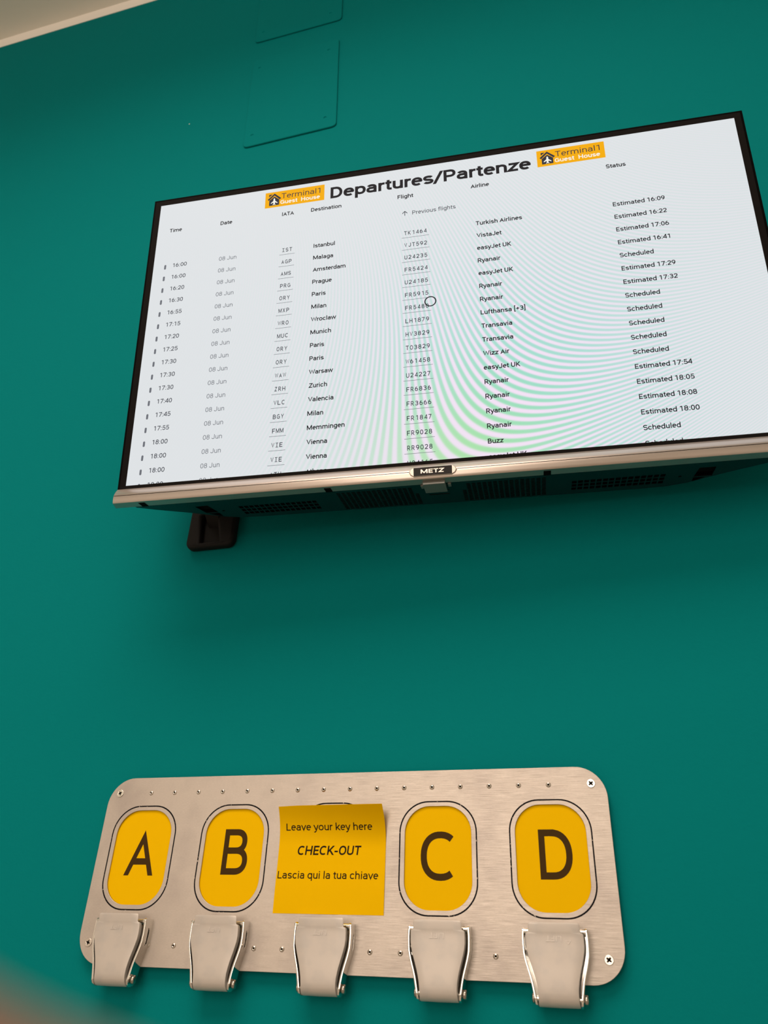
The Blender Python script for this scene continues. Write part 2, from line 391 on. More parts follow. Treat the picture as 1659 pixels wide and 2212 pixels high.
sbox('wall_back', XL, XR, YB - 0.1, YB, 0.0, CEIL, 'white')
t1 = sbox('trim_1', XL, XR, WALL - 0.0012, WALL, Z0 + wl(0, 1827)[1] * mm, CEIL, 'white')
t1['label'] = 'pale cream strip between the teal wall and the ceiling'
sbox('baseboard_front', XL, XR, WALL - 0.012, WALL, 0.0, 0.08, 'white')

def screw_mesh(r, h, tilt):
    a = math.radians(tilt); cw, cl = r * 0.11, r * 0.54
    pts = []
    for k in range(4):
        b = a + k * math.pi / 2
        ux, uz = math.cos(b), math.sin(b); vx, vz = -uz, ux
        pts += [(ux * cw * 1.7 - vx * cw * 1.7, uz * cw * 1.7 - vz * cw * 1.7)] if False else []
        pts += [(ux * cl - vx * cw, uz * cl - vz * cw), (ux * cl + vx * cw, uz * cl + vz * cw), (ux * cw * 1.5 + vx * cw * 1.5, uz * cw * 1.5 + vz * cw * 1.5)]
    return pts
# blank plates painted over with the wall
def cover(corners, screws, label):
    corners = [wl(*c) for c in corners]; screws = [wl(*c) for c in screws]
    cx = sum(c[0] for c in corners) / 4; cz = sum(c[1] for c in corners) / 4
    t = thing('wall_cover_plate', (cx * mm, WALL, cz * mm + Z0), label, 'cover plate', 'blank plates painted into the teal wall')
    pts = []; n = 4; R = 11
    for i in range(4):
        p = Vector(corners[i]); a = Vector(corners[i - 1]); b = Vector(corners[(i + 1) % 4])
        da = (a - p).normalized() * R; db = (b - p).normalized() * R
        for k in range(n + 1):
            s = k / n
            q = (p + da) * (1 - s) ** 2 + p * 2 * s * (1 - s) + (p + db) * s * s
            pts.append((q.x - cx, q.y - cz))
    holes = [circ(s[0] - cx, s[1] - cz, 2.6, 12) for s in screws]
    link('plate', plate([pts] + holes, -3.4, 0, 1.4, res=3), 'teal', t)
    for s in screws:
        bm = bmesh.new()
        me = lathe([(0, -1.6), (1.2, -1.7), (2.5, -2.2), (2.6, 0)], 12)
        o = link('screw', me, 'teal', t, smooth=True); o.location = ((s[0] - cx) * mm, 0, (s[1] - cz) * mm)
        bm.free()
    return t
cover([(-12, 1108), (167, 1108), (152, 1406), (-30, 1406)], [(2, 1141.5), (143.6, 1140.5), (133, 1372), (-12.8, 1373.5)],
      'teal painted blank plate on the wall, the lower one, whole in view above the television')
cover([(-38, 1480), (152, 1480), (139, 1780), (-57, 1780)], [(-23, 1515.5), (126, 1515.8), (117, 1745), (-38, 1745)],
      'teal painted blank plate on the wall, upper one, cut off by the frame')
ch = link('wall_paint_chip', plate([circ(0, 0, 1.1, 8)], -0.2, 0), 'white'); ch.location = (wl(-145.3, 1239)[0] * mm, WALL, wl(-145.3, 1239)[1] * mm + Z0)
ch['label'] = 'tiny pale paint chip on the teal wall left of the blank plate'; ch['category'] = 'paint chip'

# ------------------------------------------------------------ aluminium panel
PH = 168.0
panel = thing('key_panel', (0.25, 0, Z0 - PH / 2 * mm), 'brushed aluminium panel with aircraft-style oval windows and rivets screwed to the teal wall', 'panel')
def P(x, z): return (x - 250, z + PH / 2)
WX = [48.3, 147.6, 247.8, 348.0, 448.0]; WZ = -74.8
loops = [rrect(0, 0, 500, PH, 27, 12)]
for x in WX: loops.append(rrect(*P(x, WZ), 61, 85.4, 23, 12))
link('plate', plate(loops, 0, 1.6, 0.25), 'alu', panel)
link('backing', plate([rrect(0, 0, 470, PH - 24, 22, 6)], 2.1, 9.0), 'backing', panel)
for i, x in enumerate(WX):
    g = link('window_outline', plate([rrect(*P(x, WZ - .1), 71.5, 94.8, 27, 14), rrect(*P(x, WZ - .1), 69.1, 92.4, 26, 14)], -0.06, 0.02), 'groove', panel)
LT = [('A', 33.2, 65.3, -91.9, 41.3), ('B', 137.2, 163.3, -90.6, 40.3), None, ('C', 332.1, 362.2, -94.2, 40.6), ('D', 437.3, 465.4, -92.4, 39.9)]
for x, L in zip(WX, LT):
    card = link('letter_card', plate([rrect(*P(x, WZ), 72, 95, 3, 2)], 1.6, 2.1), 'yellow', panel)
    if L:
        acc = ([], [], [])
        text_into(acc, L[0], L[1] - 250, L[3] + PH / 2, L[2] - L[1], L[4], 1.55, .050)
        acc_obj('letter', acc, 'print', card, label='dark brown letter ' + L[0])
rv = [(48.6 + 26.73 * k, -15.25) for k in range(16)] + [(x, -150.2) for x in (74.3, 100.9, 180.7, 207.6, 288.6, 315.6, 396.7)]
rme = lathe([(0, 0.25), (0.75, 0.2), (0.85, -0.75), (1.15, -0.95), (1.75, -0.75), (2.2, -0.25), (2.35, 0.1)], 18)
pme = lathe([(0, -0.1), (0.8, -0.1), (0.8, 0.2)], 10)
for x, z in rv:
    o = link('rivet', rme, 'rivet', panel, smooth=True) if x == rv[0][0] and z == rv[0][1] else None
    if o is None:
        o = bpy.data.objects.new('rivet', rme); col.objects.link(o); o.parent = panel
    o.location = (P(x, z)[0] * mm, 0, P(x, z)[1] * mm); o.rotation_euler.y = random.uniform(0, 6)
    if pme.materials: q = bpy.data.objects.new('rivet_core', pme); col.objects.link(q); q.parent = o
    else: q = link('rivet_core', pme, 'hole', o)
def screw(x, z, tilt, m, parent, r=3.75):
    pts = screw_mesh(r, 1, tilt)
    hd = link('screw', plate([circ(0, 0, r, 28), pts], -0.9, 0.05, 0.35, res=3), m, parent)
    hd.location = (x * mm, 0, z * mm)
    rc = link('screw_recess', plate([circ(0, 0, r * .72, 16)], -0.15, 0.03), 'hole', hd)
    return hd
for (x, z, tl, m) in ((12.3, -15, 25, 'steel'), (486.7, -14.9, 40, 'steel'), (11, -149.9, 70, 'rivet'), (486.8, -150.2, 50, 'rivet')):
    screw(*P(x, z), tl, m, panel)

# ------------------------------------------------------------ check-out note
def curl(x, y, z):
    """lift the upper part of the sheet off the panel; z in panel mm (negative down)"""
    d = max(0.0, z + 66.0); fx = (x - 247) / 52
    L = 0.0118 * d * d * (1 + 0.25 * fx)
    if d > 30: L -= 0.004 * (d - 30) ** 2 * (1 if fx < 0 else 0.4)
    droop = 0.10 * L + max(0, -fx - 0.6) * 2.0 * (d / 40) ** 2 if d > 0 else 0
    bulge = 0.35 + 0.5 * math.sin(min(1, max(0, (z + 122) / 40)) * math.pi)
    return (x, y - L - bulge * 0.6, z - droop)
note = thing('checkout_note', (0.2475, 0, Z0 - 0.122), 'yellow paper notice with curled top and black writing, stuck mid-panel', 'notice')
bm = bmesh.new(); nx, nz = 16, 26; gv = []
for j in range(nz + 1):
    row = []
    for i in range(nx + 1):
        p = curl(195.5 + 104.4 * i / nx, -0.15, -122.2 + 91.4 * j / nz)
        row.append(bm.verts.new(((p[0] - 247.5) * mm, p[1] * mm, (p[2] + 122) * mm)))
    gv.append(row)
for j in range(nz):
    for i in range(nx): bm.faces.new((gv[j][i], gv[j][i + 1], gv[j + 1][i + 1], gv[j + 1][i]))
bmesh.ops.recalc_face_normals(bm, faces=bm.faces)
r = bmesh.ops.solidify(bm, geom=bm.faces[:], thickness=0.00018)
link('paper', bm_mesh(bm), 'yellow', note, smooth=True)
def notefn(x, y, z):
    p = curl(x + 247.5, y, z - 122); return (p[0] - 247.5, p[1], p[2] + 122)
for s, a, b, base, cap, sh, off in (('Leave your key here', 202.2, 287.4, -52.4, 6.3, 0, .050), ('CHECK-OUT', 214.4, 276, -73.6, 7.9, 0.10, .062), ('Lascia qui la tua chiave', 197, 293.8, -93.6, 6.3, 0.0, .050)):
    acc = ([], [], [])
    text_into(acc, s, a - 247.5, base + 122, b - a, cap, -0.42, off, shear=sh, fn=notefn)
    acc_obj('printed_line', acc, 'print2', note)

# ------------------------------------------------------------ seat-belt buckles
SPROF = [(-129.2, 25.6), (-131, 25.9), (-134, 26.2), (-137, 26.35), (-142, 26.3), (-148, 26.0), (-153, 24.9), (-157.5, 23.6), (-162, 22.2), (-166, 21.1), (-170, 20.2), (-175, 19.3), (-179, 18.6), (-184, 17.9)]
def sprof(z):
    for (a, wa), (b, wb) in zip(SPROF, SPROF[1:]):
        if b <= z <= a: return wa + (wb - wa) * (a - z) / (a - b)
    return SPROF[0][1] if z > SPROF[0][0] else SPROF[-1][1]
BC = -156.0
def side_plate(sg):
    zs = [-129.2 - 54.6 * i / 42 for i in range(43)]
    ys = [0, 1, 2.4, 4.6, 6.0, 7.4, 9.6, 12.6, 14]
    bm = bmesh.new(); V = {}
    def edge(z):      # depth limits at height z (rounded ends)
        f, b = 14.0, 0.0
        if z > -131.5: f = 14 - (z + 131.5) ** 2 * 0.35
        if z < -175: b = min(2.0, (-175 - z) * 0.4)
        if z < -178:
            k = math.sqrt(max(0, 1 - ((-178 - z) / 6.0) ** 2)); c = 8.2
            f = c + (14 - c) * k; b = c - (c - 1.2) * k
        return b, f
    for i, z in enumerate(zs):
        b, f = edge(z)
        for j, y in enumerate(ys):
            d = b + (f - b) * y / 14.0
            V[i, j] = bm.verts.new((sg * sprof(z) * mm, -d * mm, (z - BC) * mm))
    for i in range(42):
        for j in range(8):
            zc = (zs[i] + zs[i + 1]) / 2
            if -151.5 < zc < -136.5 and j in (3, 4) and not (j == 3 and (zc > -138 or zc < -150)): continue
            bm.faces.new((V[i, j], V[i, j + 1], V[i + 1, j + 1], V[i + 1, j]))
    bmesh.ops.remove_doubles(bm, verts=bm.verts, dist=1e-6)
    r = bmesh.ops.extrude_face_region(bm, geom=bm.faces[:])
    bmesh.ops.translate(bm, verts=[v for v in r['geom'] if isinstance(v, bmesh.types.BMVert)], vec=(-sg * .0017, 0, 0))
    bmesh.ops.recalc_face_normals(bm, faces=bm.faces)
    es = [e for e in bm.edges if len(e.link_faces) == 2 and e.calc_face_angle(0) > 1.0]
    bmesh.ops.bevel(bm, geom=es, offset=.00042, segments=2, affect='EDGES', profile=.5, clamp_overlap=True)
    return bm_mesh(bm)
LROWS = [  # z, y, half width, lip depth
 (-125.9, -19.3, 18.7, .7), (-126.4, -19.3, 20.0, .7), (-127.5, -19.2, 20.4, .8), (-131.6, -18.7, 20.5, .8), (-132.7, -18.5, 20.7, .9), (-133.2, -18.4, 22.3, 1.2), (-134.2, -18.2, 22.9, 3), (-137, -17.9, 23.1, 4.5),
 (-142, -17.6, 23.1, 4.8), (-146, -17.4, 22.6, 4.8), (-150, -17.2, 21.6, 4.8), (-154, -17.0, 20.4, 4.8), (-158, -16.9, 19.1, 4.8), (-162, -16.8, 17.9, 4.8), (-166, -16.7, 16.9, 4.8),
 (-170, -16.5, 16.1, 4.8), (-174, -16.2, 15.7, 4.8), (-177.5, -15.6, 15.6, 4.8), (-180, -14.6, 15.7, 4.6), (-182, -12.9, 15.9, 4.2), (-183.3, -10.6, 16, 3), (-183.7, -8.0, 16, 2), (-183.2, -5.5, 16, 1.5)]
def lever_mesh():
    bm = bmesh.new(); rows = []
    for k, (z, y, hw, lip) in enumerate(LROWS):
        a = LROWS[max(0, k - 1)]; b = LROWS[min(len(LROWS) - 1, k + 1)]
        t = Vector((0, b[1] - a[1], b[0] - a[0])).normalized(); n = Vector((0, -t.z, t.y))    # inward normal guess
        if n.y < 0 and k < 18: n = -n
        if k >= 18 and n.z < 0: n = -n
        row = []
        for u, d in ((-1, lip), (-1, lip * .45), (-0.985, .25), (-0.95, 0.05), (-.6, 0), (0, -0.12), (.6, 0), (.95, .05), (.985, .25), (1, lip * .45), (1, lip)):
            p = Vector((hw * u, y, z)) + n * d
            row.append(bm.verts.new((p.x * mm, p.y * mm, (p.z - BC) * mm)))
        rows.append(row)
    for a, b in zip(rows, rows[1:]):
        for i in range(10): bm.faces.new((a[i], a[i + 1], b[i + 1], b[i]))
    bmesh.ops.recalc_face_normals(bm, faces=bm.faces)
    # outward = towards -Y
    f0 = max(bm.faces, key=lambda f: abs(f.normal.y) * f.calc_area())
    if f0.normal.y > 0: bmesh.ops.reverse_faces(bm, faces=bm.faces[:])
    bmesh.ops.solidify(bm, geom=bm.faces[:], thickness=0.0009)
    return bm_mesh(bm)
def cyl_x(x0, x1, y, z, r, n=18, cap=0.0):
    bm = bmesh.new()
    prof = [(x0, 0), (x0, r - cap), (x0 + cap, r), (x1 - cap, r), (x1, r - cap), (x1, 0)]
    rings = []
    for X, R in prof:
        if R <= 0: rings.append([bm.verts.new((X * mm, y * mm, (z - BC) * mm))])
        else: rings.append([bm.verts.new((X * mm, (y + R * math.cos(2 * math.pi * i / n)) * mm, (z - BC + R * math.sin(2 * math.pi * i / n)) * mm)) for i in range(n)])
    for a, b in zip(rings, rings[1:]):
        for i in range(n):
            j = (i + 1) % n
            if len(a) == 1: bm.faces.new((a[0], b[i], b[j]))
            elif len(b) == 1: bm.faces.new((a[i], a[j], b[0]))
            else: bm.faces.new((a[i], a[j], b[j], b[i]))
    return bm_mesh(bm)
def make_buckle():
    t = thing('seatbelt_buckle', (0, 0, 0), 'x', 'buckle', 'seat-belt buckles along the lower edge of the panel')
    lv = link('lift_lever', lever_mesh(), 'lever', t, smooth=True)
    acc = ([], [], [])
    # LIFT pressed in upside down (read with the lever's hinge at the top)
    V, F = glyphs('LIFT', .05); lo = min(v[0] for v in V); hi = max(v[0] for v in V)
    bm = bmesh.new(); vs_ = [bm.verts.new(((5.5 - (p[0] - lo) / (hi - lo) * 12.2) * mm, (-18.22 - p[2] * .01) * mm, (-135.1 - p[1] * 5.6 - BC) * mm)) for p in V]
    for f in F: bm.faces.new([vs_[i] for i in f])
    bmesh.ops.recalc_face_normals(bm, faces=bm.faces)
    r = bmesh.ops.extrude_face_region(bm, geom=bm.faces[:]); bmesh.ops.translate(bm, verts=[v for v in r['geom'] if isinstance(v, bmesh.types.BMVert)], vec=(0, .0006, 0))
    me = bm_mesh(bm)
    link('pressed_lettering', me, 'lever', lv)
    for sg in (-1, 1):
        link('side_plate', side_plate(sg), 'chrome', t, smooth=True)
    bm = bmesh.new()
    zz = [-129.6, -137, -148, -153, -157.5, -162, -166, -170, -175, -179, -183]
    vv = [[bm.verts.new((u * (sprof(z) - 1.2) * mm, yy * mm, (z - BC) * mm)) for u, yy in ((-1, -.1), (1, -.1), (1, -1.4), (-1, -1.4))] for z in zz]
    for a, b in zip(vv, vv[1:]):
        for i in range(4): bm.faces.new((a[i], a[(i + 1) % 4], b[(i + 1) % 4], b[i]))
    bm.faces.new(vv[0]); bm.faces.new(vv[-1][::-1])
    box(bm, -24.6 * mm, 24.6 * mm, -9 * mm, -1.2 * mm, (-131.2 - BC) * mm, (-129.8 - BC) * mm, .3 * mm)
    link('base_plate', bm_mesh(bm), 'chrome', t)
    link('cross_bar', cyl_x(-24.4, 24.4, -12.0, -131.8, 2.3), 'chrome', t, smooth=True)
    link('hinge_pin', cyl_x(-20.4, 20.6, -8.4, -178, 2.0), 'chrome', t, smooth=True)
    for sg in (-1, 1):
        a, b = (18.8, 22.4) if sg > 0 else (-21.0, -18.8)
        link('pin_head', cyl_x(a, b, -8.0, -178, 3.7, 24, cap=0.8), 'pin', t, smooth=True)
    for xa in (24.0, -25.2):
        link('spring_clip', boxm(xa * mm, (xa + 1.2) * mm, -8.6 * mm, -6.9 * mm, (-150.8 - BC) * mm, (-144.5 - BC) * mm, .4 * mm), 'steel', t)
    return t
proto = make_buckle()
def copy_tree(o, parent=None):
    c = o.copy(); col.objects.link(c)
    c.parent = parent
    for ch in list(o.children): copy_tree(ch, c)
    return c
BL = [(50.0, 'grey airline seat-belt buckle at the left end of the panel, below letter A'),
      (148.6, 'grey airline seat-belt buckle hung on the panel below letter B'),
      (248.8, 'grey airline seat-belt buckle below the yellow check-out notice'),
      (351.3, 'grey airline seat-belt buckle hung on the panel below letter C'),
      (446.5, 'grey airline seat-belt buckle at the right end of the panel, below letter D')]
for i, (x, lb) in enumerate(BL):
    b = proto if i == 0 else copy_tree(proto)
    b.location = (x * mm, 0, Z0 + BC * mm); b['label'] = lb
    if i == 4:
        lv = [c for c in b.children if c.name.startswith('lift_lever')][0]
        tri = [(8.2, -138.0), (13.2, -138.0), (10.7, -141.0)]; ti = [(9.3, -138.45), (12.1, -138.45), (10.7, -140.2)]
        me = plate([[(q[0], q[1] - BC) for q in tri], [(q[0], q[1] - BC) for q in ti]], -18.05, -17.8)
        link('pressed_triangle', me, 'lever', lv)

# ------------------------------------------------------------ television
TC = Vector((0.36978, -0.13162, 0.48264 + Z0))
TR = rotm(math.radians(4.2187), math.radians(11.05), math.radians(-0.0351))
tv = thing('television', TC, 'wall-mounted flat television with a silver lower bar showing an airport departures board', 'television', rot=TR)
SW, SH = 349.2, 196.45
sc = link('screen', boxm(-SW * mm - .002, SW * mm + .002, 0, 0.002, -SH * mm - .002, SH * mm + .002), 'screen', tv, label='bright white departures board with fine coloured ripples')
# bezel: inner lip, flat face, raised ridge, outer rim
def ring(x0, x1, z0, z1, X0, X1, Zb, Zt):
    return [rect(X0, Zb, X1, Zt), rect(x0, z0, x1, z1)]
link('bezel', plate([rect(-356.5, -203, 356.5, 203), rect(-SW - .2, -SH - .3, SW + .2, SH)], -0.55, 3.5, 0.2), 'bezel', tv)
link('outer_rim', plate([rect(-359.3, -203, 359.3, 206.2), rect(-356.3, -202.8, 356.3, 202.9)], 0.2, 9.0, 0.3), 'rimblack', tv)
# thin body and thicker lower housing
link('back_panel', boxm(-.3575, .3575, 0.004, 0.014, -.203, .2055, 0.001), 'rimblack', tv)
def depth(x, D):
    x = abs(x)
    pts = [(0, 57.5), (205, 57.5), (232, 55.5), (250, 50), (283, 31), (318, 13.5), (333, 4.5), (335, 4)]
    for (a, da), (b, db) in zip(pts, pts[1:]):
        if a <= x <= b: return 4 + (da + (db - da) * (x - a) / (b - a) - 4) * D
    return 4
xs = [-335, -333, -318, -300, -283, -266, -250, -240, -232, -220, -205, -100, 0, 100, 205, 220, 232, 240, 250, 266, 283, 300, 318, 333, 335]
zr = [(-221.6, 1), (-200, 1.0), (-120, 1.05), (-40, 1.08), (0, .95), (30, .6), (60, .25), (80, .12)]
bm = bmesh.new(); g = [[bm.verts.new((x * mm, max(13.5, depth(x, D)) * mm if z > -205 else depth(x, D) * mm, z * mm)) for x in xs] for z, D in zr]
for a, b in zip(g, g[1:]):
    for i in range(len(xs) - 1): bm.faces.new((a[i], a[i + 1], b[i + 1], b[i]))
link('rear_housing', bm_mesh(bm), 'glossblack', tv)
under = [(x, depth(x, 1)) for x in xs] + [(335, 1.0), (-335, 1.0)]
holes = []
for r_ in range(3):
    for c_ in range(15):
        for (xa, xb) in ((-224.5, -134.5), (134.0, 226.5)):
            p = (xb - xa) / 15
            holes.append(rect(xa + c_ * p + .7, 22.2 + r_ * 8.9, xa + (c_ + 1) * p - .7, 22.2 + r_ * 8.9 + 6.6))
holes.append([(-271, 14), (-256, 13), (-252, 35), (-266, 35)]); holes.append([(256, 13), (271.5, 13), (271.5, 35), (254, 35)])
holes.append([(-265, 37), (-252, 37), (-251, 47), (-254, 47)]); holes.append([(254, 37), (266, 37), (256, 46), (254, 47)])
holes.append([(-246, 30), (-243, 30), (-243, 33), (-246, 33)]); holes.append([(239, 30), (242, 30), (242, 33), (239, 33)])
link('underside', plate([under] + holes, -222.4, -220.9, plane='XY'), 'glossblack', tv, label='glossy black underside with ventilation openings')
bm = bmesh.new(); box(bm, -.300, .300, .006, .030, -.2195, -.219)
box(bm, -.24, .24, .02, .052, -.2195, -.219); link('inner_void', bm_mesh(bm), 'hole', tv)
# speaker slits: hundreds of tiny slots, one part
bm = bmesh.new()
for (xa, xb) in ((-109.5, -22.0), (22.5, 109.5)):
    for c_ in range(16):
        for r_ in range(14):
            x = xa + (xb - xa) * (c_ + .5) / 16; y = 6.5 + 48 * (r_ + .5) / 14
            if y < 24 and abs(x) < 26: continue
            box(bm, (x - 1.9) * mm, (x + 1.9) * mm, (y - .75) * mm, (y + .75) * mm, -.22260, -.22235)
link('speaker_slits', bm_mesh(bm), 'hole', tv, kind='stuff')
# silver bar
prof = [(1.2, -200.6), (-0.8, -200.9), (-6.5, -205.8), (-11.6, -210.9), (-12.7, -212.4), (-13.1, -213.4), (-12.4, -213.6), (-12.4, -214.0), (-13.3, -214.2), (-13.9, -216.2), (-13.9, -219.0), (-13.5, -221.3), (-12.6, -222.3), (1.2, -222.3)]
bm = bmesh.new(); secs = []
for X, k in ((-354.6, 0), (-354.2, 0), (354.2, 0), (354.6, 0)):
    s = []
    for y, z in prof:
        xx = X + (1 if X > 0 else -1) * (4.2 * (y + 13.9) / 15.1)
        if abs(X) > 354.4: s.append(bm.verts.new((xx * mm, y * mm + .0004 * (1 if y < -10 else 0), z * mm)))
        else: s.append(bm.verts.new((xx * mm, y * mm, z * mm)))
    secs.append(s)
n = len(prof)
for a, b in zip(secs, secs[1:]):
    for i in range(n): bm.faces.new((a[i], a[(i + 1) % n], b[(i + 1) % n], b[i]))
bm.faces.new(secs[0]); bm.faces.new(secs[-1][::-1])
bar = link('silver_bar', bm_mesh(bm), 'silver', tv, smooth=True, label='champagne silver bar along the lower edge')
# groove line
link('bar_groove', boxm(-.3542, .3542, -.01275, -.0120, -.21405, -.21345), 'hole', tv)
# stand sockets
for xa, xb in ((-326.5, -319.5), (-117.8, -110.6), (106.4, 113.6), (316, 323)):
    link('stand_socket', boxm(xa * mm, xb * mm, -.0088, .0016, -.2227, -.2215), 'hole', tv)
# maker's badge
bx = -2.7
pts = [(bx - 24.3, -214.6), (bx - 22.5, -211.6), (bx - 19.3, -210.1), (bx + 19.3, -210.1), (bx + 22.5, -211.6), (bx + 24.3, -214.6), (bx + 22.8, -218.0), (bx + 19.3, -220.2), (bx - 19.3, -220.2), (bx - 22.8, -218.0)]
bd = link('badge', plate([pts], -15.1, -6.0, 0.8, res=3), 'silver', tv)
link('badge_plate', plate([rrect(bx, -215.1, 39, 9.0, .5, 3)], -15.5, -15.0, 0.1), 'badge', bd, label='black name plate')
acc = ([], [], [])
text_into(acc, 'METZ', bx - 12.2, -217.2, 24.4, 4.4, -15.56, .066)
me = acc_mesh(acc)
link('badge_lettering', me, 'lettermetal', bd)
# sensor window and joystick cover below the badge
link('sensor_window', boxm(-.0145, .0085, -.0070, .0165, -.2262, -.2222, .0006), 'smoke', tv, label='smoked clear sensor window')
for xa in (-.0178, .0102):
    link('sensor_lug', boxm(xa, xa + .0035, .001, .0085, -.2242, -.2222, .0006), 'smoke', tv)
link('socket_frame', plate([rect(-13, 19, 10, 31), rect(-12.4, 19.6, 9.4, 30.4)], -222.9, -222.3, plane='XY'), 'glossblack', tv)

# ---- what the screen shows
def A_(): return ([], [], [])
TXT = -0.12
CAPR = 5.75
def column(name, items, x, mtl, cap=CAPR, scale=None, off=.05, mono=None, under=None, clipz=-197.5):
    acc = A_()
    for k, s in enumerate(items):
        base = 95.9 - 17.44 * k
        if mono:
            for i, chx in enumerate(s):
                cxm = x + mono * (i + .5)
                wd = {'I': None, '1': 2.0, 'M': 3.9, 'W': 4.0, 'J': 3.0}.get(chx, 3.4)
                if chx == 'I':
                    poly_into(acc, rect(cxm - .35, base, cxm + .35, base + cap), TXT)
                    poly_into(acc, rect(cxm - 1.5, base, cxm + 1.5, base + .65), TXT)
                    poly_into(acc, rect(cxm - 1.5, base + cap - .65, cxm + 1.5, base + cap), TXT)
                else: text_into(acc, chx, cxm, base, wd, cap, TXT, off, align='C')
        else:
            text_into(acc, s, x, base, None if scale is None else scale * gw(s), cap, TXT, off)
    return acc_obj(name, acc, mtl, sc)
times = '16:00 16:00 16:20 16:30 16:55 17:15 17:20 17:25 17:30 17:30 17:30 17:40 17:45 17:55 18:00 18:00 18:00 18:00'.split()
iata = 'IST AGP AMS PRG ORY MXP WRO MUC ORY ORY WAW ZRH VLC BGY FMM VIE VIE ATH'.split()
dest = 'Istanbul Malaga Amsterdam Prague Paris Milan Wroclaw Munich Paris Paris Warsaw Zurich Valencia Milan Memmingen Vienna Vienna Athens'.split()
flt = 'TK1464 VJT592 U24235 FR5424 U24185 FR5915 FR5480 LH1879 HV3829 TO3829 W61458 U24227 FR6836 FR3666 FR1847 FR9028 RR9028 U24165'.split()
airl = ['Turkish Airlines', 'VistaJet', 'easyJet UK', 'Ryanair', 'easyJet UK', 'Ryanair', 'Ryanair', 'Lufthansa [+3]', 'Transavia', 'Transavia', 'Wizz Air', 'easyJet UK', 'Ryanair', 'Ryanair', 'Ryanair', 'Ryanair', 'Buzz', 'easyJet UK']
stat = ['Estimated 16:09', 'Estimated 16:22', 'Estimated 17:06', 'Estimated 16:41', 'Scheduled', 'Estimated 17:29', 'Estimated 17:32'] + ['Scheduled'] * 5 + ['Estimated 17:54', 'Estimated 18:05', 'Estimated 18:08', 'Estimated 18:00', 'Scheduled', 'Scheduled']
KS = 55.4 / gw('Estimated 16:09')
column('time_column', times, -323.3, 'ink2', off=.052, scale=18.6 / gw('16:00'))
column('date_column', ['08 Jun'] * 18, -262.1, 'ink3', scale=22.6 / gw('08 Jun'), off=.042)
column('airport_code_column', iata, -181.6, 'ink2', cap=5.6, mono=4.66, off=.056)
column('destination_column', dest, -141.3, 'ink', scale=KS, off=.064)
column('flight_number_column', flt, -31.4, 'ink2', cap=5.6, mono=4.66, off=.056)
column('airline_column', airl, 53.3, 'ink', scale=KS, off=.064)
column('status_column', stat, 206.6, 'ink', scale=KS, off=.060)
for xa, xb in ((-184.2, -164.8), (-33.8, -1.2)):
    acc = A_()
    for k in range(18):
        b = 95.9 - 17.44 * k - 3.9
        if b > -195: poly_into(acc, rect(xa, b - .25, xb, b + .25), TXT)
    acc_obj('link_underlines', acc, 'ink3', sc)
acc = A_()
for k in range(18):
    zc = 97.4 - 17.44 * k
    poly_into(acc, rrect(-333.4, zc, 2.6, 7.0, 1.29, 4), TXT)
acc_obj('status_pills', acc, 'ink3', sc)
for s, x, w_ in (('Time', -333.0, 16.6), ('Date', -264.4, 15.6), ('IATA', -183.4, 15.4), ('Destination', -146.2, 38.4), ('Flight', -38.2, 19.2), ('Airline', 49.5, 21.8), ('Status', 204.6, 21.8)):
    acc = A_(); text_into(acc, s, x, 151.0, w_, 5.7, TXT, .066)
    acc_obj('column_heading', acc, 'ink', sc)
acc = A_()
text_into(acc, 'Previous flights', -20.6, 124.8, 51.6, 5.7, TXT, .046)
poly_into(acc, rect(-30.0, 124.6, -29.2, 130.6), TXT)
poly_into(acc, [(-29.6, 131.6), (-33.0, 128.2), (-32.4, 127.6), (-29.6, 130.4)], TXT); poly_into(acc, [(-29.6, 130.4), (-26.8, 127.6), (-26.2, 128.2), (-29.6, 131.6)], TXT)
acc_obj('previous_flights_button', acc, 'ink2', sc)
acc = A_(); text_into(acc, 'Departures/Partenze', -122.0, 167.2, 243.3, 17.3, TXT, .070)
acc_obj('board_title', acc, 'ink', sc)
c0 = circ(-2.0, -0.8, 6.8, 40); c1 = circ(-2.0, -0.8, 5.5, 40)
link('loading_ring', plate([c0, c1], -0.22, -0.16), 'ink', sc)
def logo(x0, x1, z0, z1):
    acc = A_(); W_ = x1 - x0; H_ = z1 - z0
    q = lambda a, b: (x0 + a * W_, z0 + b * H_)
    poly_into(acc, rect(x0, z0, x1, z1), TXT, 0)
    y1 = TXT - .03; y2 = TXT - .06
    poly_into(acc, [q(.070, .13), q(.240, .13), q(.240, .47), q(.155, .70), q(.070, .47)], y1, 1)           # house body
    poly_into(acc, [q(.155, .90), q(.040, .55), q(.062, .47), q(.155, .77)], y1, 1)
    poly_into(acc, [q(.155, .77), q(.248, .47), q(.272, .55), q(.155, .90)], y1, 1)
    poly_into(acc, [q(.062, .70), q(.118, .84), q(.118, .86), q(.062, .86)], y1, 1)                        # chimney
    pl = [(.155, .60), (.168, .54), (.170, .42), (.212, .30), (.212, .25), (.170, .32), (.166, .22), (.180, .18), (.180, .15), (.155, .18)]
    pl2 = pl + [(.31 - a, b) for a, b in reversed(pl[1:-1])]
    poly_into(acc, [q(a, b) for a, b in pl2], y2, 2)
    text_into(acc, 'Terminal1', q(.275, 0)[0], q(0, .50)[1], W_ * .655, 8.0, y1, .042, mi=1)
    text_into(acc, 'Guest  House', q(.262, 0)[0], q(0, .15)[1], W_ * .665, 6.0, y1, .062, mi=2)
    acc_obj('logo_banner', acc, ['orange', 'navy', 'swhite'], sc, label='orange banner with a house and aeroplane emblem')
logo(-206.7, -129.9, 166.7, 190.9); logo(128.7, 205.8, 167.5, 191.6)

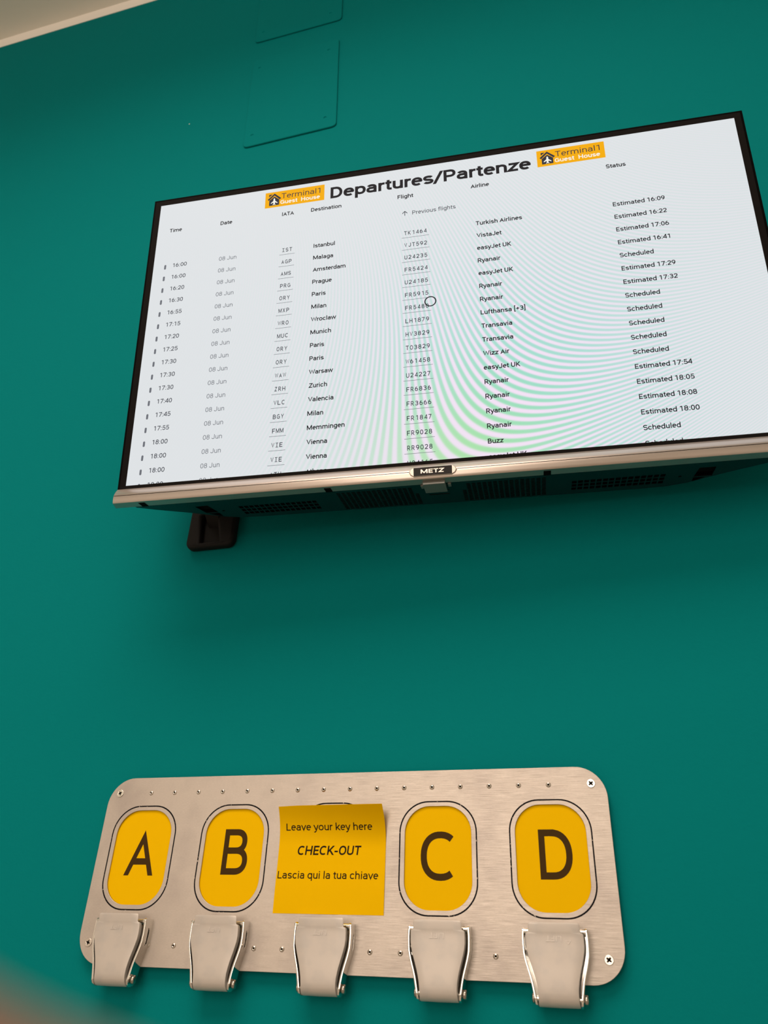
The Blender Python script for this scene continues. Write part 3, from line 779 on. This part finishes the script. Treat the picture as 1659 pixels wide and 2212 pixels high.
# ------------------------------------------------------------ wall bracket of the television
BX, BZ = wl(67.5, 268)
br = thing('tv_wall_bracket', (BX * mm, WALL, BZ * mm + Z0), 'black plastic wall bracket showing below the left side of the television', 'bracket')
W2 = 31.8
link('wall_plate', plate([rrect(0, 60, 2 * W2, 120, 9, 6), [(-13, 7), (-16, 44), (-9, 50), (4, 46), (13, 7)]], -12.5, -0.0, 4.0, res=2), 'mattblack', br)
link('pocket_floor', boxm(-.022, .020, -.0035, -.0002, .004, .06), 'mattblack', br)
# arm rising out of the plate towards the back of the television
pv = [(-9, -2, 30), (9, -2, 30), (11, -46, 66), (-11, -46, 66), (-9, -2, 112), (9, -2, 112), (11, -46, 84), (-11, -46, 84)]
bm = bmesh.new(); vv = [bm.verts.new((a * mm, b * mm, c_ * mm)) for a, b, c_ in pv]
for f in ((0, 1, 2, 3), (4, 7, 6, 5), (0, 4, 5, 1), (3, 2, 6, 7), (1, 5, 6, 2), (0, 3, 7, 4)): bm.faces.new([vv[i] for i in f])
bmesh.ops.bevel(bm, geom=bm.edges[:], offset=.0015, segments=2, affect='EDGES')
link('tilt_arm', bm_mesh(bm), 'mattblack', br)

# ------------------------------------------------------------ the hand holding the camera: a fingertip strays into the lower left corner
def hand():
    L = lambda x, y, d: CAM + cm @ Vector((x * mm, y * mm, -d * mm))      # beside the lens, metres in the room
    P_, E_, R_ = [], [], []
    def add(p, r, link_to=None):
        P_.append(L(*p)); R_.append(r * mm)
        if link_to is not None: E_.append((link_to, len(P_) - 1))
        return len(P_) - 1
    wrist = add((-98, -140, -15), 24)
    fa = add((-112, -230, -70), 30, wrist); add((-125, -330, -135), 36, fa)
    palm = add((-90, -95, 8), 27, wrist)
    out = []
    for k, (ln, yy) in enumerate(((1.0, 0), (1.06, -21), (0.98, -41), (0.82, -60))):
        m = add((-80, -24 + yy, 22 - k), 12.5, palm)
        p = add((-60, -2 + yy, 32), 9.6, m)
        d = add((-27 + 3 * (ln - 1) * 20, -8.5 + yy, 20), 8.2, p)
        e = add((-13.8, -16.5 + yy, 14.5), 7.3, d)
        add((1.0 + (ln - 1) * 40, -20.2 + yy, 13.5), 6.6, e)
    t0 = add((-92, -70, -18), 15, palm); t1 = add((-66, -40, -32), 11.5, t0); t2 = add((-40, -28, -30), 10, t1); add((-20, -24, -26), 8, t2)
    me = bpy.data.meshes.new('hand'); o0 = P_[0]
    me.from_pydata([p - o0 for p in P_], E_, []); me.update()
    o = bpy.data.objects.new('person_hand', me); col.objects.link(o); o.location = o0
    sk = o.modifiers.new('skin', 'SKIN'); sk.use_smooth_shade = True
    for i, r in enumerate(R_): me.skin_vertices[0].data[i].radius = (r, r)
    me.skin_vertices[0].data[0].use_root = True
    sb = o.modifiers.new('sub', 'SUBSURF'); sb.levels = 2; sb.render_levels = 2
    dg = bpy.context.evaluated_depsgraph_get(); m2 = bpy.data.meshes.new_from_object(o.evaluated_get(dg))
    o.modifiers.clear(); o.data = m2; m2.materials.clear(); m2.materials.append(M['skin'])
    for p in m2.polygons: p.use_smooth = True
    o['label'] = "blurred fingertip of a person's hand at the lower left corner of the picture"; o['category'] = 'person'
hand()
